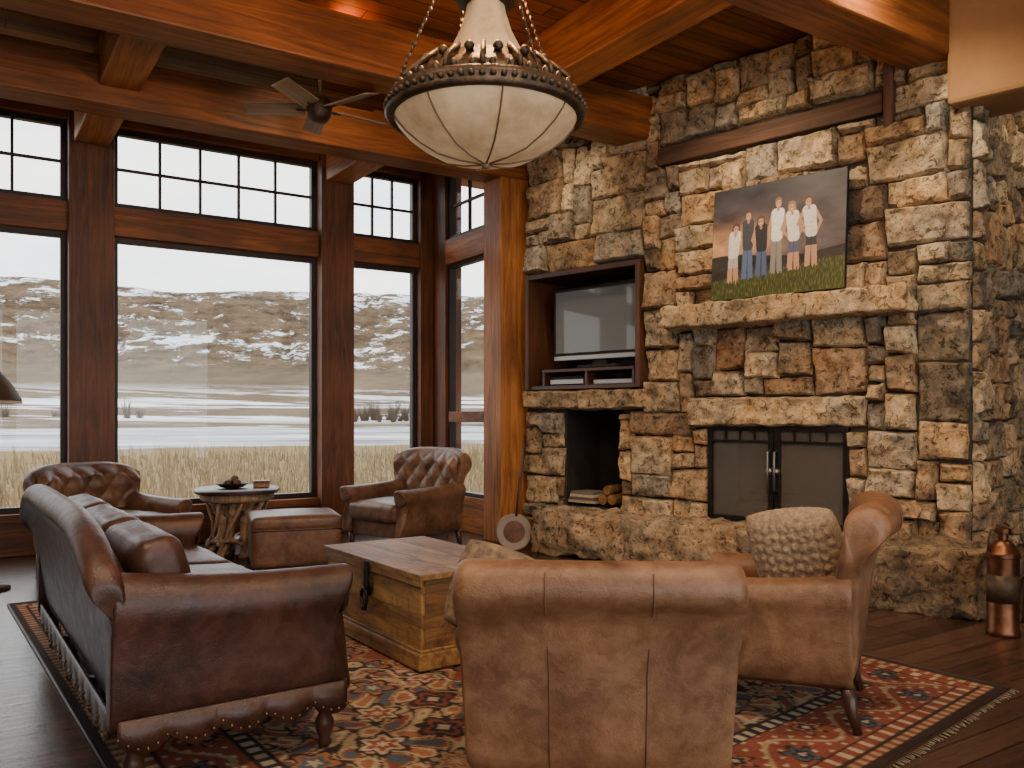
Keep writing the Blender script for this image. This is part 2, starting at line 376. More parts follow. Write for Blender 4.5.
box('disc_player',.82,1.28,.0,.35,1.595,1.64,silver,av,.006,SF)
box('niche_back',.5,1.2,.5,.54,.42,1.35,black,wf,0,SF)  # black lining panels set over the niche's mortar walls
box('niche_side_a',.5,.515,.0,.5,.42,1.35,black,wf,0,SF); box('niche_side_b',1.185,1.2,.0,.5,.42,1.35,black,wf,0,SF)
bk=empty('magazine_stack')
for i in range(4):
    c=[(.35,.3,.22),(.12,.08,.06),(.45,.38,.28),(.16,.13,.1)][i]
    box('magazine_%d'%i,.53+.01*i,.85-.008*i,-.02,.22,.45+.028*i,.476+.028*i,mat('paper_%d'%i,c),bk,.003,SF)
kb=MB()
for i,(x,z,rr) in enumerate(((.95,.50,.05),(1.06,.505,.05),(1.0,.59,.045))):
    tube(kb,[(x,-.02,z),(x+.005,.15,z+.004),(x,.4,z)],[rr,rr*1.05,rr*.95],10)
mk('firewood_pile',kb,pine,None,(SF[0][0],SF[0][1],0),SA,auto=50)
fb=empty('fireplace_doors')
fbk=mat('firebrick',(.05,.036,.026),(.16,.12,.09),ns=5,rough=.9,bs=12,bst=.6)
box('firebox_back',2.11,3.30,.45,.53,.42,1.21,fbk,fb,0,SF)
meshm,t,b=nt('mesh_screen'); b.inputs['Base Color'].default_value=(.19,.17,.145,1); b.inputs['Roughness'].default_value=.35; b.inputs['Metallic'].default_value=.4; b.inputs['Alpha'].default_value=.5
Y0,Y1=-.075,-.035
for nm,a0,a1,z0,z1 in (('frame_l',2.11,2.15,.43,1.21),('frame_r',3.26,3.30,.43,1.21),('frame_top',2.15,3.26,1.17,1.21),('frame_bottom',2.15,3.26,.43,.47),('stile_a',2.655,2.70,.47,1.17),('stile_b',2.71,2.755,.47,1.17),('bar_a',2.15,2.655,1.075,1.095),('bar_b',2.755,3.26,1.075,1.095)):
    box(nm,a0,a1,Y0,Y1,z0,z1,iron,fb,.004,SF)
for i,a in enumerate((2.27,2.40,2.53,2.87,3.0,3.13)): box('grille_%d'%i,a-.006,a+.006,Y0+.01,Y1,1.095,1.17,iron,fb,.001,SF)
box('mesh_l',2.15,2.655,-.05,-.042,.47,1.17,meshm,fb,0,SF); box('mesh_r',2.755,3.26,-.05,-.042,.47,1.17,meshm,fb,0,SF)
hb=MB()
for x in (2.677,2.733):
    tube(hb,[(x,-.075,.68),(x,-.12,.70),(x,-.125,.85),(x,-.12,1.0),(x,-.075,1.02)],.009)
    lathe(hb,[(.001,-.03),(.03,-.02),(.036,0),(.03,.02),(.001,.03)],12,(x,-.085,.85))
mk('handles',hb,mat('steel_handle',(.22,.2,.18),rough=.4,metal=1,bst=0),fb,(SF[0][0],SF[0][1],0),SA)
lg=MB()
for (x,y,z,rr) in ((2.6,.1,.52,.06),(2.75,.22,.51,.065),(2.7,.15,.62,.055)): tube(lg,[(x-.3,y,z),(x,y+.02,z),(x+.35,y-.03,z)],rr,10)
mk('logs',lg,wdark,fb,(SF[0][0],SF[0][1],0),SA)
def rock(name,a0,a1,y0,y1,z0,z1,parent,nz=.03,ns=4,col=(.38,.28,.18),n=26,r=.03):
    p=w2(SF,(a0+a1)/2,(y0+y1)/2,(z0+z1)/2)
    return softbox(name,a1-a0,y1-y0,z1-z0,rockm,parent,p,r=r,rz=SA,n=n,nz=nz,ns=ns,col=col)
he=empty('hearth')
rock('slab_1',.46,1.55,-.50,-.03,.0,.41,he,.05,4.5,(.36,.275,.185),34)
rock('slab_2',1.45,2.75,-.50,-.03,.0,.42,he,.06,4.5,(.39,.30,.20),34)
rock('slab_3',2.65,3.65,-.53,-.03,.0,.42,he,.05,4.5,(.34,.265,.18),34)
rock('slab_4',3.58,4.32,-.60,.1,.0,.43,he,.06,4.5,(.20,.15,.10),34)
ma=empty('mantel'); rock('slab',1.80,3.80,-.33,-.03,2.03,2.215,ma,.035,6,(.44,.345,.225),n=48,r=.02)
# ---------------------------------------------------------------- family picture (flat canvas print)
skin=(.52,.29,.18)
P=[(.09,.49,(.78,.73,.66),(.50,.45,.40),(.10,.05,.03),1,.6,.018,.03),
 (.215,.57,(.06,.065,.08),(.10,.15,.27),(.10,.06,.04),0,.0,.0,.0),
 (.335,.50,(.03,.03,.035),(.08,.12,.22),(.12,.06,.03),1,.0,-.012,.02),
 (.46,.61,(.86,.84,.80),(.26,.24,.22),(.16,.12,.09),0,.0,.008,.015),
 (.60,.55,(.84,.80,.72),(.10,.11,.18),(.30,.16,.07),1,.6,-.022,.035),
 (.74,.56,(.80,.74,.66),(.04,.04,.05),(.10,.05,.02),1,.7,-.03,.04)]
def cap(px,py,ax,ay,bx_,by,r):
    dx,dy=bx_-ax,by-ay; t=max(0,min(1,((px-ax)*dx+(py-ay)*dy)/(dx*dx+dy*dy+1e-9))); return (px-ax-t*dx)**2+(py-ay-t*dy)**2<r*r
def paint(x,y):
    n=noise.fractal(Vector((x*4,y*9,1)),1,2,5)
    g=min(1,max(0,(y-.25)/.6)); c=Vector((.12,.10,.105))*(1-g)+Vector((.030,.028,.036))*g
    glow=math.exp(-((y-.42)/.13)**2)*math.exp(-((x-.1)/.4)**2); c+=Vector((.60,.30,.10))*glow; c*=1+n*.6
    if y<.32+.03*math.sin(x*5+1)+.01*n: c=Vector((.035,.03,.025))*(1+n)
    base=.08+.09*x/1.1
    if y<base+.07+.02*noise.noise(Vector((x*90,0,0))):
        f=noise.noise(Vector((x*120,y*25,2))); c=Vector((.055,.065,.016))*(1+.8*f)+Vector((.11,.085,.015))*max(0,f)
    for (px,h,top,bot,hair,lng,bare,lean,ab) in P:
        px+=.10; z0=.10+.08*px; H=h; hd=z0+H-.045; hx=px+lean
        if abs(x-px)>.14 or y>z0+H+.03: continue
        if y<z0+.04*noise.noise(Vector((x*80,5,0)))+.02: continue
        if lng and (cap(x,y,hx,hd+.008,hx-lean*.3,hd-.05,.033) or cap(x,y,hx-.022,hd-.02,hx-.026,hd-.12,.014) or cap(x,y,hx+.022,hd-.02,hx+.024,hd-.11,.013)): c=Vector(hair)
        if cap(x,y,px-.028,z0,px-.020,z0+H*.45,.022) or cap(x,y,px+.030,z0,px+.018,z0+H*.45,.022):
            c=Vector(bot) if (y-z0)>H*.45*bare else Vector(skin)
        if abs(x-px)<.003 and y<z0+H*.42: c*=.5
        sy=z0+H*.79
        for sg in (-1,1):
            ex,ey=px+lean*.6+sg*(.052+ab),z0+H*.62; wx_,wy_=px+sg*(.045-ab*.3),z0+H*.47
            if cap(x,y,px+lean*.7+sg*.045,sy,ex,ey,.013) or cap(x,y,ex,ey,wx_,wy_,.011): c=Vector(skin)*.92
        if cap(x,y,px-.022+lean*.7,z0+H*.80,px-.014,z0+H*.48,.031) or cap(x,y,px+.022+lean*.7,z0+H*.80,px+.014,z0+H*.48,.031): c=Vector(top)*(1-.35*abs(noise.noise(Vector((x*60,y*30,4)))))
        if cap(x,y,hx,hd-.03,px+lean*.8,hd-.06,.010): c=Vector(skin)*.8
        if not lng and cap(x,y,hx,hd+.012,hx,hd,.029): c=Vector(hair)
        if cap(x,y,hx,hd-.004,hx,hd-.020,.022):
            c=Vector(skin)
            if abs(abs(x-hx)-.009)<.003 and abs(y-hd+.006)<.003: c=Vector((.05,.03,.02))
            if abs(x-hx)<.008 and abs(y-hd+.024)<.003: c=Vector((.75,.65,.6))
    return (max(0,c.x),max(0,c.y),max(0,c.z))
pic=empty('family_photo_canvas')
pb=MB(); nx,ny=420,330; PW,PH=1.10,.90
vs=[(i/nx*PW,0,j/ny*PH) for j in range(ny+1) for i in range(nx+1)]
pb.v=vs; pb.c=[paint(v[0]/PW*1.1,v[2]/PH*.88) for v in vs]
pb.f=[(j*(nx+1)+i,j*(nx+1)+i+1,(j+1)*(nx+1)+i+1,(j+1)*(nx+1)+i) for j in range(ny) for i in range(nx)]
pm,t,b=nt('canvas_print'); a=t.nodes.new('ShaderNodeAttribute'); a.attribute_name='Col'; L(t,a.outputs['Color'],b.inputs['Base Color']); b.inputs['Roughness'].default_value=.5
pl=w2(SF,2.24,-.245,2.235)
tilt=-.07
mk('print',pb,pm,pic,pl,rot=(tilt,0,SA),col=True,smooth=False)
cb=MB(); bx(cb,-.003,PW+.003,.002,.035,-.003,PH+.003); mk('stretcher',cb,black,pic,pl,rot=(tilt,0,SA),smooth=False)
# ---------------------------------------------------------------- seating
def arc(c,r,a0,a1,n): return [(c[0]+r*math.cos(math.radians(a0+(a1-a0)*i/n)),c[1]+r*math.sin(math.radians(a0+(a1-a0)*i/n))) for i in range(n+1)]
seamt=mat('seam_tan',(.14,.065,.032))
def seat(name,loc,facing,lm,W=.86,D=.85,H=.9,armh=.62,r=.085,ar=.075,nseat=1,tuft=False,seams=False,legh=.16,camel=0,turned=False,nails=False,narrow=.05,wrap=.05,arin=0,ast=.04):
    e=empty(name,(loc[0],loc[1],loc[2] if len(loc)>2 else 0),face_rz(facing))
    yb=-D/2+.08; yf=D/2-.03; T=W/2; lz=legh
    ol=[(yb+.03,lz),(yb,lz+.18),(yb-.03,.5*(H+lz)),(yb-.05,H-2.3*r)]
    c=(yb-.07,H-r); ol+=arc(c,r,215,-15,12); ol+=[(yb+.05,H-2.5*r),(yb+.09,.5*(H+lz)),(yb+.13,lz+.22),(yb+.13,lz)]
    def mb_(u,v,t_):
        k=min(1,max(0,(v-armh*.75)/(H-2*r-armh*.75))); k=k*k*(3-2*k); hw=T-ar*.75-narrow+ (ar*.75+narrow)*k
        s=t_/T; top=max(0,(v-lz)/(H-lz))
        return (s*hw, u+wrap*s*s*top, v-camel*(abs(s)**5)*top)
    mk('back',prism(ol,rstat(-T,T,.05,14 if W>1.2 else 8),mb_),lm,e,sub=1)
    if seams:
        sm=MB()
        for s in (-.36,.36):
            pts=[]
            for (u,v) in ol[:9]: 
                q=mb_(u,v,s*T); pts.append((q[0],q[1]-.0005,q[2]))
            tube(sm,pts,.0028,6)
        pts=[mb_(yb-.052,H-2.3*r,-T*.93+i*T*1.86/12) for i in range(13)]; tube(sm,[(p[0],p[1]-.002,p[2]) for p in pts],.004,6)
        mk('seams',sm,seamt,e)
    for sg,nm in ((1,'arm_r'),(-1,'arm_l')):
        TT=T-arin
        oa=[(TT-.045,lz),(TT-.045,armh-2.6*ar)]+arc((TT-ar,armh-ar),ar,-35,205,12)+[(TT-.15,armh-2.6*ar),(TT-.15,lz)]
        def ma_(u,v,t_,sg=sg):
            s=(t_-yb)/(yf-yb); k=(v-lz)/(armh-lz); 
            y=t_ + (s>.5)*(s-.5)*2*(.05*math.cos(k*6.0)+.0)
            return (sg*u,y,v+k*(1-s)*.05-k*.015*math.sin(s*math.pi))
        mk(nm,prism(oa,rstat(yb+ast,yf,.02,8),ma_),lm,e,sub=1)
        fr=MB(); lathe(fr,[(.001,.012),(ar*.55,.012),(ar*.8,.006),(ar*.86,-.01)],20)
        q=ma_(TT-ar,armh-ar,yf); mk(nm+'_scroll',fr,lm,e,(q[0],q[1],q[2]),rot=(-math.pi/2,0,0))
    iw=W-.28-2*arin
    box('frame',-T+.14,T-.14,yb+.05,yf-.03,lz,lz+.16,lm,e,.02)
    cw=iw/nseat
    sd=yf-(yb+.11)+.03
    for i in range(nseat):
        softbox('seat_cushion_%d'%i,cw-.006,sd,.17,lm,e,(-iw/2+cw*(i+.5),yb+.11+sd/2,lz+.235),r=.05,puff=.03,n=14,nz=.008,ns=6)
    if nseat>1:
        for i in range(nseat):
            softbox('back_cushion_%d'%i,cw-.01,.17,.40,lm,e,(-iw/2+cw*(i+.5),yb+.19,lz+.46),r=.06,puffy=.035,n=14,nz=.012,ns=6,rot=(.22,0,0))
    if tuft:
        ib=MB(); nxg,nzg=int(50*max(1,W)),40; z0,z1=lz+.30,H-.03; hwid=W/2-.02
        vs=[];fs=[]; pxs=.2;pzs=.24
        for j in range(nzg+1):
            z=z0+(z1-z0)*j/nzg; w=j/nzg
            k=min(1,max(0,(z-armh*.85)/(.12))); hw=(W/2-.14)*(1-k)+hwid*k
            for i in range(nxg+1):
                s=2*i/nxg-1; x=s*hw; edge=min(1,(1-abs(s))*8)*min(1,w*8)*min(1,(1-w)*5)
                y=yb+.13-.055*w-.03*(w>.8)*(w-.8)*5+wrap*s*s*w
                a=x/pxs+z/pzs; b_=x/pxs-z/pzs
                p=(abs(math.sin(math.pi*a))*abs(math.sin(math.pi*b_)))**.5
                y+=(.05*p)*edge
                vs.append((x,y-.02*(1-edge),z-camel*(abs(s)**5)*w))
        for j in range(nzg):
            for i in range(nxg): fs.append((j*(nxg+1)+i,j*(nxg+1)+i+1,(j+1)*(nxg+1)+i+1,(j+1)*(nxg+1)+i))
        ib.add(vs,fs); mk('tufted_back',ib,lm,e)
    lb=MB()
    TP=[(.018,0),(.028,.015),(.02,.035),(.034,.07),(.036,.10),(.022,.13),(.038,.15),(.04,lz+.03)]
    for sx in (-1,1):
        for y in (yb+.06,yf-.06):
            x=sx*(T-.10)
            if turned: lathe(lb,TP,14,(x,y,0))
            else:
                k=-.04 if y<0 else 0
                tube(lb,[(x,y+k,0),(x,y+k*.4,lz*.5),(x,y,lz+.02)],[.018,.024,.032],10)
    if W>1.5:
        for x in (-W/6,W/6): 
            for y in (yb+.06,yf-.06): lathe(lb,TP,14,(x,y,0))
    mk('legs',lb,wleg,e)
    if nails:
        ap=MB(); nb=MB()
        def strip(p0,p1,out):
            p0,p1=Vector(p0),Vector(p1); Ls=(p1-p0).length; n=int(Ls/.012); vs=[];fs=[]
            for i in range(n+1):
                q=p0.lerp(p1,i/n); d=abs(math.sin(i/n*Ls/.17*math.pi))
                for dz in (lz+.07,lz-.005-.045*d):
                    vs.append((q.x+out[0]*.012,q.y+out[1]*.012,dz))
            fs=[(2*i,2*i+2,2*i+3,2*i+1) for i in range(n)]; ap.add(vs,fs)
            m_=int(Ls/.03)
            for i in range(m_+1):
                q=p0.lerp(p1,i/m_); d=abs(math.sin(i/m_*Ls/.17*math.pi))
                ball(nb,(q.x+out[0]*.015,q.y+out[1]*.015,lz+.012-.045*d),.0055,6)
        strip((T-.045,yb,0),(T-.045,yf,0),(1,0)); strip((-T+.045,yb,0),(-T+.045,yf,0),(-1,0)); strip((-T+.05,yf,0),(T-.05,yf,0),(0,1)); strip((-T+.15,yb,0),(T-.15,yb,0),(0,-1))
        for i in range(int(W/.04)):
            q=mb_(yb-.045,H-2.35*r,-T*.95+i*T*1.9/int(W/.04)); ball(nb,(q[0],q[1]-.006,q[2]),.007,6)
        ao=mk('scalloped_apron',ap,lm,e); sd_=ao.modifiers.new('s','SOLIDIFY'); sd_.thickness=.012
        mk('nailheads',nb,nailm,e)
    return e
def pillow(name,w,h,t_,m,parent,loc,rot,ribs=0):
    mb=MB(); n=44; vs=[];fs=[]
    for side in (1,-1):
        o=len(vs)
        for j in range(n+1):
            for i in range(n+1):
                u,v=2*i/n-1,2*j/n-1; k=max(0,(1-u**4)*(1-v**4))**.55; pin=1-.10*(u*u*v*v)
                x=u*w/2*(1-.06*(1-abs(u))*v*v)*pin; z=v*h/2*pin
                d=t_/2*k
                if ribs: d+=.012*abs(math.sin(u*ribs))*(.55+.45*math.sin(v*ribs*1.6+(1.5 if math.sin(u*ribs)>0 else 0)))*k
                vs.append((x,side*d,z))
        for j in range(n):
            for i in range(n): fs.append((o+j*(n+1)+i,o+j*(n+1)+i+1,o+(j+1)*(n+1)+i+1,o+(j+1)*(n+1)+i))
    mb.add(vs,fs); return mk(name,mb,m,parent,loc,rot=rot)
RZ=.018
seat('armchair',(.295,3.03,RZ),(.07,1),tan,W=.90,D=.86,H=.835,armh=.59,r=.085,seams=True,narrow=-.03,legh=.10,wrap=.03,arin=-.02,ast=.09)
seat('armchair',(1.24,3.80,RZ),(-.92,.39),tan,W=.80,D=.78,H=.94,armh=.60,r=.085,seams=True,wrap=.08,camel=.03)
seat('tufted_armchair',(-1.02,8.25),(-.66,-.75),tuftm,W=.96,D=.92,H=.98,armh=.62,r=.085,ar=.085,tuft=True,wrap=.12,camel=.07)
seat('tufted_armchair',(-3.32,7.0),(.86,-.5),tuftm,W=.96,D=.92,H=.90,armh=.60,r=.085,ar=.085,tuft=True,wrap=.12,camel=.07)
so=seat('sofa',(-1.643,3.972,RZ),(.823,.569),ox,W=2.35,D=.92,H=.95,armh=.70,r=.06,ar=.105,nseat=3,camel=.20,turned=True,nails=True,legh=.19,narrow=.0,wrap=.03,ast=-.02)
pillow('throw_pillow',.42,.42,.15,knit,None,(1.25,3.71,.70),(-.35,0.15,face_rz((-.62,-.78))),ribs=17)
pat=mat('kilim_cloth',(.05,.035,.03),(.34,.22,.12),ns=25,rough=.9)
pillow('throw_pillow',.34,.34,.12,pat,None,(-.06,3.14,.645),(-.25,.35,.1))
# ---------------------------------------------------------------- ottoman
ot=empty('ottoman',(-1.86,7.25,0),.35)
softbox('body',.72,.60,.34,tuftm,ot,(0,0,.22),r=.03,puff=.0,n=12)
softbox('top',.74,.62,.12,tuftm,ot,(0,0,.41),r=.045,puff=.02,n=14)
ob=MB()
for x in (-.3,.3):
    for y in (-.24,.24): lathe(ob,[(.02,0),(.03,.02),(.03,.07)],12,(x,y,0))
mk('feet',ob,wleg,ot)
sm=MB(); tube(sm,[(-.36,-.30,.355),(.36,-.30,.355),(.36,.30,.355),(-.36,.30,.355),(-.36,-.30,.355)],.006,6); mk('piping',sm,seamm,ot)
# ---------------------------------------------------------------- chest
ch=empty('wooden_chest',(-.455,4.25,RZ),math.atan2(.817,-.577))
CL,CW,CH=1.16,.66,.50
pine2=wood('pine_x2',(.095,.041,.012),(.56,.31,.10),0,.5,1.0,.35,True); piney=wood('pine_y',PD,(.42,.20,.062),1,.5,1.2,.35,True)
box('plinth',-.02,CL+.02,-CW-.02,.02,0.0,.09,pine,ch,.01)
box('plinth_cap',-.01,CL+.01,-CW-.01,.01,.09,.105,pine,ch,.005)
box('board_low',0,CL,-.022,0,.105,.27,pine,ch,.003); box('board_high',0,CL,-.022,0,.272,.45,pine2,ch,.003)
box('back_board',0,CL,-CW,-CW+.022,.105,.45,pine,ch,.003)
box('end_a',0,.022,-CW+.022,-.022,.105,.45,piney,ch,.003); box('end_b',CL-.022,CL,-CW+.022,-.022,.105,.45,piney,ch,.003)
for i in range(3): box('lid_board_%d'%i,-.025,CL+.025,-CW-.02+i*(CW+.04)/3,-CW-.02+(i+1)*(CW+.04)/3-.002,.455,.485,(pine,pine2,pine)[i],ch,.004)
box('lid_edge',-.015,CL+.015,-.005,.012,.42,.455,pine2,ch,.004)
hb=MB(); lathe(hb,[(.001,.012),(.045,.012),(.06,0)],20); mk('hasp_plate',hb,iron,ch,(CL/2,.012,.34),rot=(-math.pi/2,0,0))
box('hasp_strap',CL/2-.026,CL/2+.026,.012,.026,.33,.475,iron,ch,.003)
hb=MB(); tube(hb,[(math.cos(a/10*2*math.pi)*.034,0,math.sin(a/10*2*math.pi)*.05) for a in range(11)],.010,8); ball(hb,(0,0,-.055),.02); mk('ring',hb,iron,ch,(CL/2,.036,.275))
hb=MB(); tube(hb,[(-.012,-.2,.29),(-.05,-.2,.27),(-.06,-CW/2,.25),(-.05,-CW+.2,.27),(-.012,-CW+.2,.29)],.012,8); mk('handle',hb,iron,ch)
# ---------------------------------------------------------------- rug
Fp,Rp,Lp,Np=Vector((-.50,7.60)),Vector((2.355,4.02)),Vector((-3.44,5.80)),Vector((-.35,1.55))
def rugc(u,v):
    W_,L_=3.7,4.8; d=min(u,W_-u,v,L_-v)
    navy=(.024,.026,.036); red=(.22,.06,.032); cream=(.44,.34,.22); rust=(.31,.12,.055); blue=(.075,.092,.11); tn=(.36,.245,.135); dk=(.035,.020,.014)
    n=noise.noise(Vector((u*3,v*3,0)))*.16
    def flower(fx,fy,s,a,b,c,k=6):
        rr=math.hypot(fx,fy); th=math.atan2(fy,fx); f=.34*s*(1+.25*math.cos(k*th))
        if rr<f*.25: return a
        if rr<f*.55: return b
        if rr<f*.8: return c
        if rr<f: return dk
        return None
    along=v if min(u,W_-u)<min(v,L_-v) else u
    if d<.05: c=dk
    elif d<.10: c=tn if int(along/.03)%2 else red
    elif d<.115: c=dk
    elif d<.17: c=red if (along%.09)<.06 else cream
    elif d<.185: c=dk
    elif d<.47:
        c=red; p=.26; fx=(along%p)/p-.5; fy=(d-.327)/.285
        v1=math.sin(along*2*math.pi/.52)*.30
        if abs(fy-v1)<.045: c=tn
        q=flower(fx,fy-(-v1*.8),.75,cream,navy,rust if int(along/p)%2 else blue,5)
        if q: c=q
        s2=math.sin(along*60)*math.sin(d*70)
        if q is None and s2>.72: c=cream
    elif d<.485: c=dk
    elif d<.54: c=cream if (int(along/.035))%2 else navy
    elif d<.555: c=dk
    else:
        x,y=abs(u-W_/2),abs(v-L_/2)
        c=tn
        px_=.30; j=int(y/px_); ox_=(x+(.5*px_ if j%2 else 0)); fx=(ox_%px_)/px_-.5; fy=(y%px_)/px_-.5; id_=(int(ox_/px_)*3+j*5)%4
        w=math.sin(x*30+2.5*math.sin(y*17))+math.sin(y*28+2.5*math.sin(x*15))
        if abs(w)<.18: c=dk
        elif w>1.25: c=rust
        elif w<-1.3: c=blue
        elif w>.75: c=cream
        elif w<-.7: c=red
        q=flower(fx,fy,1.0,cream,(red,navy,rust,blue)[id_],(cream,red,tn,rust)[id_],(6,4,8,5)[id_])
        if q: c=q
        cx,cy=x/1.0,y/1.5; m_=cx+cy+.05*math.sin(x*30)+.05*math.sin(y*30)
        if m_<.62:
            if m_>.585: c=cream
            elif m_>.55: c=dk
            elif not q and w<.75: c=red if abs(w)>.18 else tn
    k=1+n+U(-.13,.13); return tuple(max(0,z*k) for z in c)
rb=MB(); nu,nv=370,480
for j in range(nv+1):
    for i in range(nu+1):
        s,t_=i/nu,j/nv
        p=(Lp*(1-t_)+Np*t_)*(1-s)+(Fp*(1-t_)+Rp*t_)*s
        rb.v.append((p.x,p.y,.010+.002*noise.noise(Vector((p.x*2,p.y*2,0))))); rb.c.append(rugc(s*3.7,t_*4.8))
rb.f=[(j*(nu+1)+i,j*(nu+1)+i+1,(j+1)*(nu+1)+i+1,(j+1)*(nu+1)+i) for j in range(nv) for i in range(nu)]
rm=vcol('rug_wool',.95,bs=250,bst=.4,ns=3,lo=(.7,.68,.65),hi=(1.1,1.08,1.05))
rug=empty('area_rug'); mk('pile',rb,rm,rug,col=True)
eb=MB()
for a,b_ in ((Lp,Fp),(Fp,Rp),(Rp,Np),(Np,Lp)): tube(eb,[(a.x,a.y,.007),((a.x+b_.x)/2,(a.y+b_.y)/2,.007),(b_.x,b_.y,.007)],.007,6)
mk('binding',eb,seamm,rug)
fg=MB()
for k in range(420):
    p=Rp.lerp(Np,k/420) if k%2 else Lp.lerp(Fp,k/420)
    q=Vector((.56,-.83)) if k%2 else Vector((-.5,.85)); tube(fg,[(p.x,p.y,.008),(p.x+q.x*.035+U(-.01,.01),p.y+q.y*.035+U(-.01,.01),.004)],.0025,4)
mk('fringe',fg,mat('fringe_wool',(.22,.16,.10)),rug)
# ---------------------------------------------------------------- side table
st=empty('twig_side_table',(-2.57,7.95,0),.3)
bark=wood('bark',(.14,.08,.045),(.62,.42,.27),2,.8,2,.6)
tb=MB(); lathe(tb,[(.001,.58),(.38,.58),(.40,.59),(.40,.61),(.385,.62),(.001,.62)],36,wob=lambda a,z:1-.05*math.cos(4*a)+.02*math.sin(7*a)); mk('top',tb,wdark,st,auto=50)
tb=MB(); lathe(tb,[(.30,.50),(.33,.52),(.33,.58),(.30,.58),(.30,.50)],36,wob=lambda a,z:1+.03*math.sin(9*a))
for k in range(8):
    a=k*math.pi/4+.2; r0,r1=.27,.15
    pts=[(math.cos(a+.5*s)*(r0-(r0-r1)*math.sin(s*3.1)+U(-.015,.015)),math.sin(a+.5*s)*(r0-(r0-r1)*math.sin(s*3.1)+U(-.015,.015)),.57*s) for s in [i/7 for i in range(8)]]
    tube(tb,pts,[.042,.03,.026,.034,.026,.028,.03,.036],8)
    for zz in (.19,.34,.46): ball(tb,pts[int(zz/.082)],.036+U(0,.012),7)
    b2=a+math.pi/4; tube(tb,[(math.cos(a)*.27,math.sin(a)*.27,.12+U(-.02,.03)),(math.cos(a+.4)*.22,math.sin(a+.4)*.22,.16),(math.cos(b2)*.27,math.sin(b2)*.27,.12)],.020,7)
    tube(tb,[(math.cos(a)*.28,math.sin(a)*.28,.05),(math.cos(a+.4)*.22,math.sin(a+.4)*.22,.3),(math.cos(b2)*.28,math.sin(b2)*.28,.52)],.015,7)
mk('branches',tb,bark,st)
tb=MB(); lathe(tb,[(.001,.13),(.26,.13),(.27,.145),(.001,.15)],30); mk('lower_shelf',tb,wdark,st)
dc=empty('pinecone_bowl',(-2.6,7.9,.62)); db=MB(); lathe(db,[(.05,0),(.10,.012),(.15,.045),(.155,.05),(.145,.045),(.09,.018),(.001,.014)],24); mk('bowl',db,bronze,dc)
db=MB()
for (x,y,z) in ((-.05,.02,.05),(.05,-.02,.055),(0,.06,.05),(.02,0,.09),(-.03,-.05,.05)): ball(db,(x,y,z),.04,10,(1,1,.8))
mk('pinecones',db,mat('pinecone',(.05,.03,.02),(.25,.16,.09),ns=40,bs=60,bst=1),dc)
ct=empty('small_box',(-2.36,8.0,.62),.4); 
box('body',-.07,.07,-.05,.05,0,.05,pine,ct,.004); box('lid',-.075,.075,-.055,.055,.05,.065,wdark,ct,.003)
# ---------------------------------------------------------------- pendant
pe=empty('pendant_light',(-.115,3.72,-.02))
bowl,t,b=nt('alabaster_bowl'); b.inputs['Roughness'].default_value=.5
v=coords(t,(1,1,1)); r_=ramp(t,[(.3,(.42,.26,.13)),(.7,(.72,.51,.29))]); L(t,noi(t,v,6,6,.65),r_.inputs[0]); L(t,r_.outputs[0],b.inputs['Base Color']); L(t,r_.outputs[0],b.inputs['Emission Color']); b.inputs['Emission Strength'].default_value=.28
BP=[(.405,2.625),(.39,2.595),(.35,2.548),(.29,2.50),(.21,2.455),(.11,2.43),(.001,2.42)]
pb=MB(); lathe(pb,BP,48); mk('bowl',pb,bowl,pe)
pb=MB()
for k in range(8):
    a=k*math.pi/4+.2; tube(pb,[(math.cos(a)*r*1.005,math.sin(a)*r*1.005,z-.003) for r,z in BP[:-1]+[(.02,2.42)]],.004,6)
lathe(pb,[(.001,2.395),(.018,2.40),(.02,2.415),(.001,2.425)],12); mk('bowl_ribs',pb,mat('rib_tan',(.20,.12,.06)),pe)
pb=MB(); lathe(pb,[(.40,2.61),(.425,2.605),(.44,2.625),(.425,2.64),(.435,2.655),(.425,2.685),(.40,2.695),(.37,2.69),(.37,2.615),(.40,2.61)],48)
for k in range(64):
    a=k*2*math.pi/64; ball(pb,(.43*math.cos(a),.43*math.sin(a),2.65),.014,6); 
    if k%2: ball(pb,(.395*math.cos(a),.395*math.sin(a),2.705),.015,6,(1,1,1.4))
mk('rim_band',pb,bronze,pe)
pb=MB(); lathe(pb,[(.37,2.69),(.36,2.73),(.33,2.765),(.30,2.78),(.28,2.82),(.24,2.83),(.001,2.83)],40)
for k in range(16):
    a=k*math.pi/8; tube(pb,[(.39*math.cos(a),.39*math.sin(a),2.70),(.385*math.cos(a),.385*math.sin(a),2.74),(.33*math.cos(a),.33*math.sin(a),2.79),(.27*math.cos(a),.27*math.sin(a),2.835)],.012,6)
    ball(pb,(.30*math.cos(a+.2),.30*math.sin(a+.2),2.81),.022,6)
mk('crown',pb,bronze,pe)
pb=MB(); lathe(pb,[(.22,2.83),(.19,2.865),(.145,2.93),(.11,3.0),(.085,3.08),(.075,3.14)],24,wob=lambda a,z:1+.04*math.cos(6*a)); mk('parchment_shade',pb,bowl,pe)
pb=MB(); lathe(pb,[(.08,3.11),(.13,3.125),(.13,3.145),(.06,3.16),(.03,3.25),(.02,3.4),(.03,3.55),(.02,3.6),(.012,3.62),(.012,4.2),(.08,4.23),(.09,4.27)],20)
for k in range(4):
    a=k*math.pi/2+.55
    for s in range(34):
        f=s/33; rr=.425*(1-f)+.03*f; z=2.68+f*.89; ball(pb,(rr*math.cos(a),rr*math.sin(a),z),.009,6,(1,.5,1.6) if s%2 else (.5,1,1.6))
    tube(pb,[(.425*math.cos(a),.425*math.sin(a),2.68),(.03*math.cos(a),.03*math.sin(a),3.57)],.004,6)
mk('chains_and_stem',pb,bronze,pe)
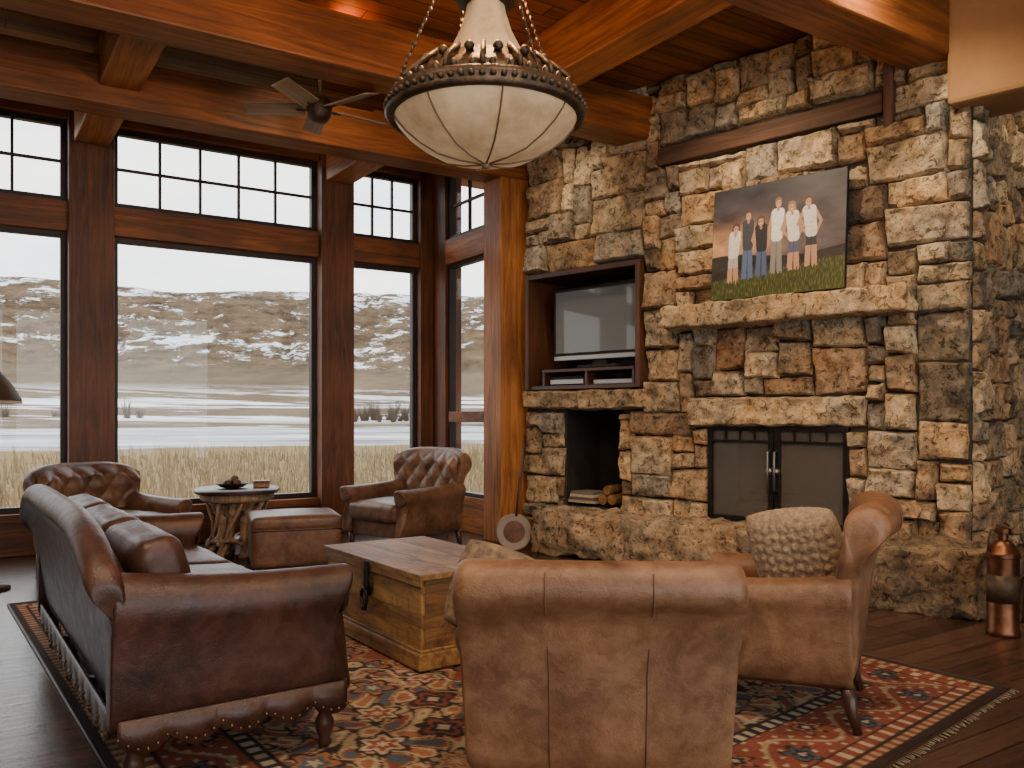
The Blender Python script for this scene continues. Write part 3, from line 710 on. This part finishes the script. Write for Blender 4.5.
# ---------------------------------------------------------------- fan
fa=empty('ceiling_fan',(-1.53,6.75,0),.35)
fb_=MB(); lathe(fb_,[(.001,3.62),(.06,3.63),(.09,3.67),(.10,3.74),(.09,3.79),(.05,3.82),(.018,3.84),(.014,4.16),(.06,4.18),(.065,4.25)],24); mk('motor',fb_,bronze,fa)
blade=wood('fan_blade',(.12,.08,.055),(.42,.33,.24),0,.5)
for k in range(5):
    a=k*2*math.pi/5+.3; o=softbox('blade_%d'%k,.46,.15,.012,blade,fa,(math.cos(a)*.35,math.sin(a)*.35,3.73),r=.005,rot=(.3,0,a))
    ir=MB(); tube(ir,[(.08*math.cos(a),.08*math.sin(a),3.72),(.18*math.cos(a),.18*math.sin(a),3.725)],.012,6); mk('arm_%d'%k,ir,bronze,fa)
# ---------------------------------------------------------------- warming pan, extinguisher, lamp
wp=empty('warming_pan',(.02,8.12,0)); 
dkc=mat('dark_copper',(.05,.022,.013),(.13,.055,.028),ns=9,rough=.55,metal=.3,bs=20)
pb=MB(); lathe(pb,[(.001,-.02),(.14,-.02),(.17,-.01),(.175,0),(.17,.008),(.14,.012),(.001,.016)],32); mk('pan',pb,dkc,wp,(.0,.02,.18),rot=(math.radians(80),0,.05))
pb=MB(); lathe(pb,[(.163,.013),(.170,.014),(.180,0),(.170,-.014)],32); mk('rim',pb,mat('pewter_rim',(.20,.16,.12),rough=.5,metal=.3,bst=0),wp,(.0,.02,.18),rot=(math.radians(80),0,.05))
pb=MB(); tube(pb,[(.02,.03,.33),(.05,.12,.60),(.09,.22,.90),(.11,.28,1.10)],[.012,.014,.012,.016],8); mk('handle',pb,wleg,wp)
fe=empty('fire_extinguisher',(2.90,5.02,0)); 
pb=MB(); lathe(pb,[(.085,0),(.092,.01),(.092,.03),(.086,.04),(.086,.46),(.092,.465),(.092,.485),(.085,.49),(.07,.53),(.04,.56),(.028,.565),(.028,.60),(.045,.605),(.045,.63),(.02,.64),(.001,.645)],32); mk('tank',pb,copper,fe,auto=50)
pb=MB(); lathe(pb,[(.088,.2),(.089,.2),(.089,.36),(.088,.36)],32); mk('label',pb,bronze,fe)
pb=MB(); tube(pb,[(.03,0,.60),(.09,-.03,.60),(.115,-.04,.5),(.11,-.04,.3),(.10,-.04,.12),(.095,-.03,.08)],.009,8)
tube(pb,[(-.03,0,.62),(-.07,0,.62),(-.085,0,.57),(-.088,0,.5)],.007,8); tube(pb,[(-.04,0,.645),(0,0,.665),(.04,0,.645)],.007,8); mk('hose_and_handle',pb,bronze,fe)
la=empty('floor_lamp',(-3.90,6.3,0))
pb=MB(); lathe(pb,[(.16,0),(.16,.02),(.05,.035),(.015,.06),(.012,.7),(.02,.72),(.012,.74),(.012,1.40),(.02,1.42),(.001,1.44)],24); mk('stand',pb,bronze,la)
pb=MB(); lathe(pb,[(.235,1.40),(.232,1.42),(.17,1.53),(.09,1.63),(.085,1.64),(.165,1.53),(.225,1.415),(.235,1.40)],36); mk('shade',pb,mat('hide_shade',(.05,.03,.02),(.12,.07,.045)),la)
pb=MB(); lathe(pb,[(.22,1.385),(.237,1.385),(.237,1.405),(.22,1.405)],36); mk('shade_trim',pb,mat('cream_trim',(.6,.52,.4)),la)
# ---------------------------------------------------------------- outside terrain
def th(x,y):
    r=math.hypot(x,y); n=noise.fractal(Vector((x*.004,y*.004,0)),1,2,4); n2=noise.fractal(Vector((x*.022,y*.022,3)),1,2,5)
    def sm(a,b): 
        k=max(0,min(1,(r-a)/(b-a))); return k*k*(3-2*k)
    z=-1.6+.12*noise.noise(Vector((x*.3,y*.3,0)))*(r<75)
    ang=math.atan2(x,y); gl=noise.noise(Vector((ang*17,r*.0015,1))); g2=abs(noise.noise(Vector((ang*60,r*.004,5))))
    z+=6*sm(190,340)+ (34+4*n)*sm(330,680)+ (77+4*n)*sm(600,820)*(1+.05*math.sin(ang*7+1)); z+=(gl*7+n2*3.0-g2*12)*sm(540,680)*(1-sm(750,815)*.9); return z
tb=MB(); nA,nR=520,320; Rs=[3*(1200/3)**(j/nR) for j in range(nR+1)]
for j in range(nR+1):
    for i in range(nA+1):
        a=math.radians(-75+130*i/nA); x,y=Rs[j]*math.sin(a),Rs[j]*math.cos(a)
        x,y=x-1,y+5; tb.v.append((x,y,th(x,y)))
tb.f=[(j*(nA+1)+i,j*(nA+1)+i+1,(j+1)*(nA+1)+i+1,(j+1)*(nA+1)+i) for j in range(nR) for i in range(nA)]
tm,t,b=nt('hillside'); b.inputs['Roughness'].default_value=.95; b.inputs['Specular IOR Level'].default_value=.1
g=t.nodes.new('ShaderNodeNewGeometry'); pos=g.outputs['Position']
flat=t.nodes.new('ShaderNodeVectorMath'); flat.operation='MULTIPLY'; flat.inputs[1].default_value=(1,1,0); L(t,pos,flat.inputs[0])
ln=t.nodes.new('ShaderNodeVectorMath'); ln.operation='LENGTH'; L(t,flat.outputs[0],ln.inputs[0]); dist=ln.outputs['Value']
def MR(v,a,b_,c=0,d=1):
    m_=t.nodes.new('ShaderNodeMapRange'); m_.inputs[1].default_value=a; m_.inputs[2].default_value=b_; m_.inputs[3].default_value=c; m_.inputs[4].default_value=d; L(t,v,m_.inputs[0]); return m_.outputs[0]
def MA(op,a,b_):
    m_=t.nodes.new('ShaderNodeMath'); m_.operation=op
    for i,q in enumerate((a,b_)):
        if isinstance(q,(int,float)): m_.inputs[i].default_value=q
        else: L(t,q,m_.inputs[i])
    return m_.outputs[0]
def MX(f,a,b_):
    m_=t.nodes.new('ShaderNodeMixRGB')
    for i,q in enumerate((f,a,b_)):
        if isinstance(q,tuple): m_.inputs[i].default_value=(*q,1)
        else: L(t,q,m_.inputs[i])
    return m_.outputs[0]
def mapn(s): 
    m_=t.nodes.new('ShaderNodeMapping'); m_.inputs['Scale'].default_value=s; L(t,pos,m_.inputs[0]); return m_.outputs[0]
gr=ramp(t,[(.3,(.10,.065,.028)),(.5,(.18,.125,.058)),(.7,(.27,.20,.105))]); L(t,noi(t,mapn((6,6,6)),1,8,.75),gr.inputs[0])
hl=ramp(t,[(.36,(.026,.018,.012)),(.5,(.095,.066,.04)),(.66,(.165,.118,.07))]); L(t,noi(t,mapn((.05,.012,.16)),1,12,.8),hl.inputs[0])
lowf=ramp(t,[(.36,(.075,.052,.03)),(.64,(.15,.11,.065))]); L(t,noi(t,mapn((.02,.012,.05)),1,12,.72),lowf.inputs[0])
base=MX(MR(dist,70,110),gr.outputs[0],MX(MR(dist,480,600),lowf.outputs[0],hl.outputs[0]))
sn=noi(t,mapn((.042,.010,.13)),1,14,.80,.3); sn2=noi(t,mapn((.007,.004,.02)),1,3); bias=MR(dist,500,680,-.15,-.0)
snow=MR(MA('ADD',MA('ADD',sn,bias),MR(sn2,.3,.7,-.08,.08)),.545,.575)
c_=MX(snow,base,(.64,.65,.68))
strip=MR(noi(t,mapn((.008,.03,.04)),1,10,.7),.51,.54); sz=MA('MULTIPLY',strip,MA('MULTIPLY',MR(dist,215,250),MR(dist,480,380)))
c_=MX(sz,c_,(.66,.67,.70))
jit=MA('ADD',dist,MR(noi(t,mapn((.03,.03,.03)),1,5),0,1,-45,45))
riv=MA('MULTIPLY',MR(jit,80,86),MR(jit,205,200)); rc_=ramp(t,[(.38,(.13,.13,.125)),(.6,(.56,.58,.60))]); L(t,noi(t,mapn((.02,.06,.02)),1,10,.75),rc_.inputs[0])
c_=MX(riv,c_,rc_.outputs[0]); L(t,c_,b.inputs['Base Color'])
mk('terrain',tb,tm)
gb=MB()
for k in range(9000):
    a=math.radians(U(-48,2)); r=10*(60/10)**R()+2.5; x,y=r*math.sin(a),r*math.cos(a)
    e2=(x+.955)*.5479+(y-10.16)*-.8366
    if e2>-.9: continue
    h=U(.4,1.15); dx,dy=U(-.25,.25),U(-.2,.2); w=.008+.0007*r; z=-1.65
    gb.add([(x-w,y,z),(x+w,y,z),(x+dx*.5+w*.6,y+dy*.5,z+h*.6),(x+dx*.5-w*.6,y+dy*.5,z+h*.6),(x+dx,y+dy,z+h)],[(0,1,2,3),(3,2,4)])
mk('dry_grass',gb,mat('straw',(.11,.075,.034),(.32,.235,.125),ns=1.5,rough=.9,bst=0),smooth=False)
tr_=MB()
for (xc,yc,sp_,cnt) in ((-36,230,14,24),(-118,225,26,8)):
  for k in range(cnt):
    x,y=xc+U(-sp_,sp_*.8),yc+U(-6,6); hh=U(3,9)
    for q in range(90):
        a=U(0,6.28); l=U(.4,1)*hh; sx=U(.1,.4)*l*math.cos(a); w=.08
        z=-1.6; tr_.add([(x-w,y,z),(x+w,y,z),(x+sx,y+U(-1,1),z+l)],[(0,1,2)])
mk('riverside_shrubs',tr_,mat('bare_shrub',(.05,.034,.024),(.10,.07,.045),ns=2,bst=0),smooth=False)
# ---------------------------------------------------------------- world, lights
w=bpy.data.worlds.new('sky'); S.world=w; w.use_nodes=True; t=w.node_tree; bg=t.nodes['Background']
tc=t.nodes.new('ShaderNodeTexCoord'); mp=t.nodes.new('ShaderNodeMapping'); mp.inputs['Scale'].default_value=(1,1,4); L(t,tc.outputs['Generated'],mp.inputs[0])
r_=ramp(t,[(.35,(.78,.83,.88)),(.6,(1,.99,.96))]); L(t,noi(t,mp.outputs[0],2.5,7,.6,.4),r_.inputs[0]); L(t,r_.outputs[0],bg.inputs[0]); bg.inputs[1].default_value=3.7
def light(nm,kind,loc,en,col,size=.1,target=None,spot=None):
    d=bpy.data.lights.new(nm,kind); d.energy=en; d.color=col
    if kind=='AREA': d.size=size
    else: d.shadow_soft_size=size
    if spot: d.spot_size=math.radians(spot); d.spot_blend=.8
    o=bpy.data.objects.new(nm,d); S.collection.objects.link(o); o.location=loc
    if target: o.rotation_euler=(Vector(target)-Vector(loc)).to_track_quat('-Z','Y').to_euler()
    return o
light('pendant_bulb','POINT',(-.115,3.72,3.32),250,(1,.52,.20),.06)
for i,(a,y) in enumerate(((.9,-1.3),(2.6,-1.4),(3.9,-1.4))):
    p=w2(SF,a,y,4.18); q=w2(SF,a,0,2.0); light('recessed_spot_%d'%i,'SPOT',p,180,(1,.79,.54),.08,q,95)
light('recessed_spot_3','SPOT',(.6,1.5,4.15),270,(1,.78,.54),.1,(.6,3.6,.3),100)  # this and the next three: added fill spots without fixtures, brightening the room
light('recessed_spot_4','SPOT',(-1.6,2.2,4.15),220,(1,.78,.54),.1,(-1.6,4.2,.3),100)
light('recessed_spot_5','SPOT',(2.0,3.0,4.15),160,(1,.78,.54),.1,(1.6,4.6,.2),100)
light('recessed_spot_6','SPOT',(-1.2,6.2,4.18),150,(1,.68,.38),.1,(-1.5,8.6,2.0),110)
light('recessed_spot_7','SPOT',w2(SF,LEN+1.5,.9,4.18),90,(1,.75,.46),.1,w2(SF,LEN,.9,1.8),100)  # added unseen spot that warms the stone side return
# ---------------------------------------------------------------- camera
cd=bpy.data.cameras.new('camera'); cam=bpy.data.objects.new('camera',cd); S.collection.objects.link(cam)
cam.location=(0,0,1.3); cam.rotation_euler=(math.pi/2,0,0); cd.sensor_width=36; cd.lens=850/1024*36; cd.shift_y=31/1024; cd.clip_end=4000; cd.clip_start=.05
S.camera=cam
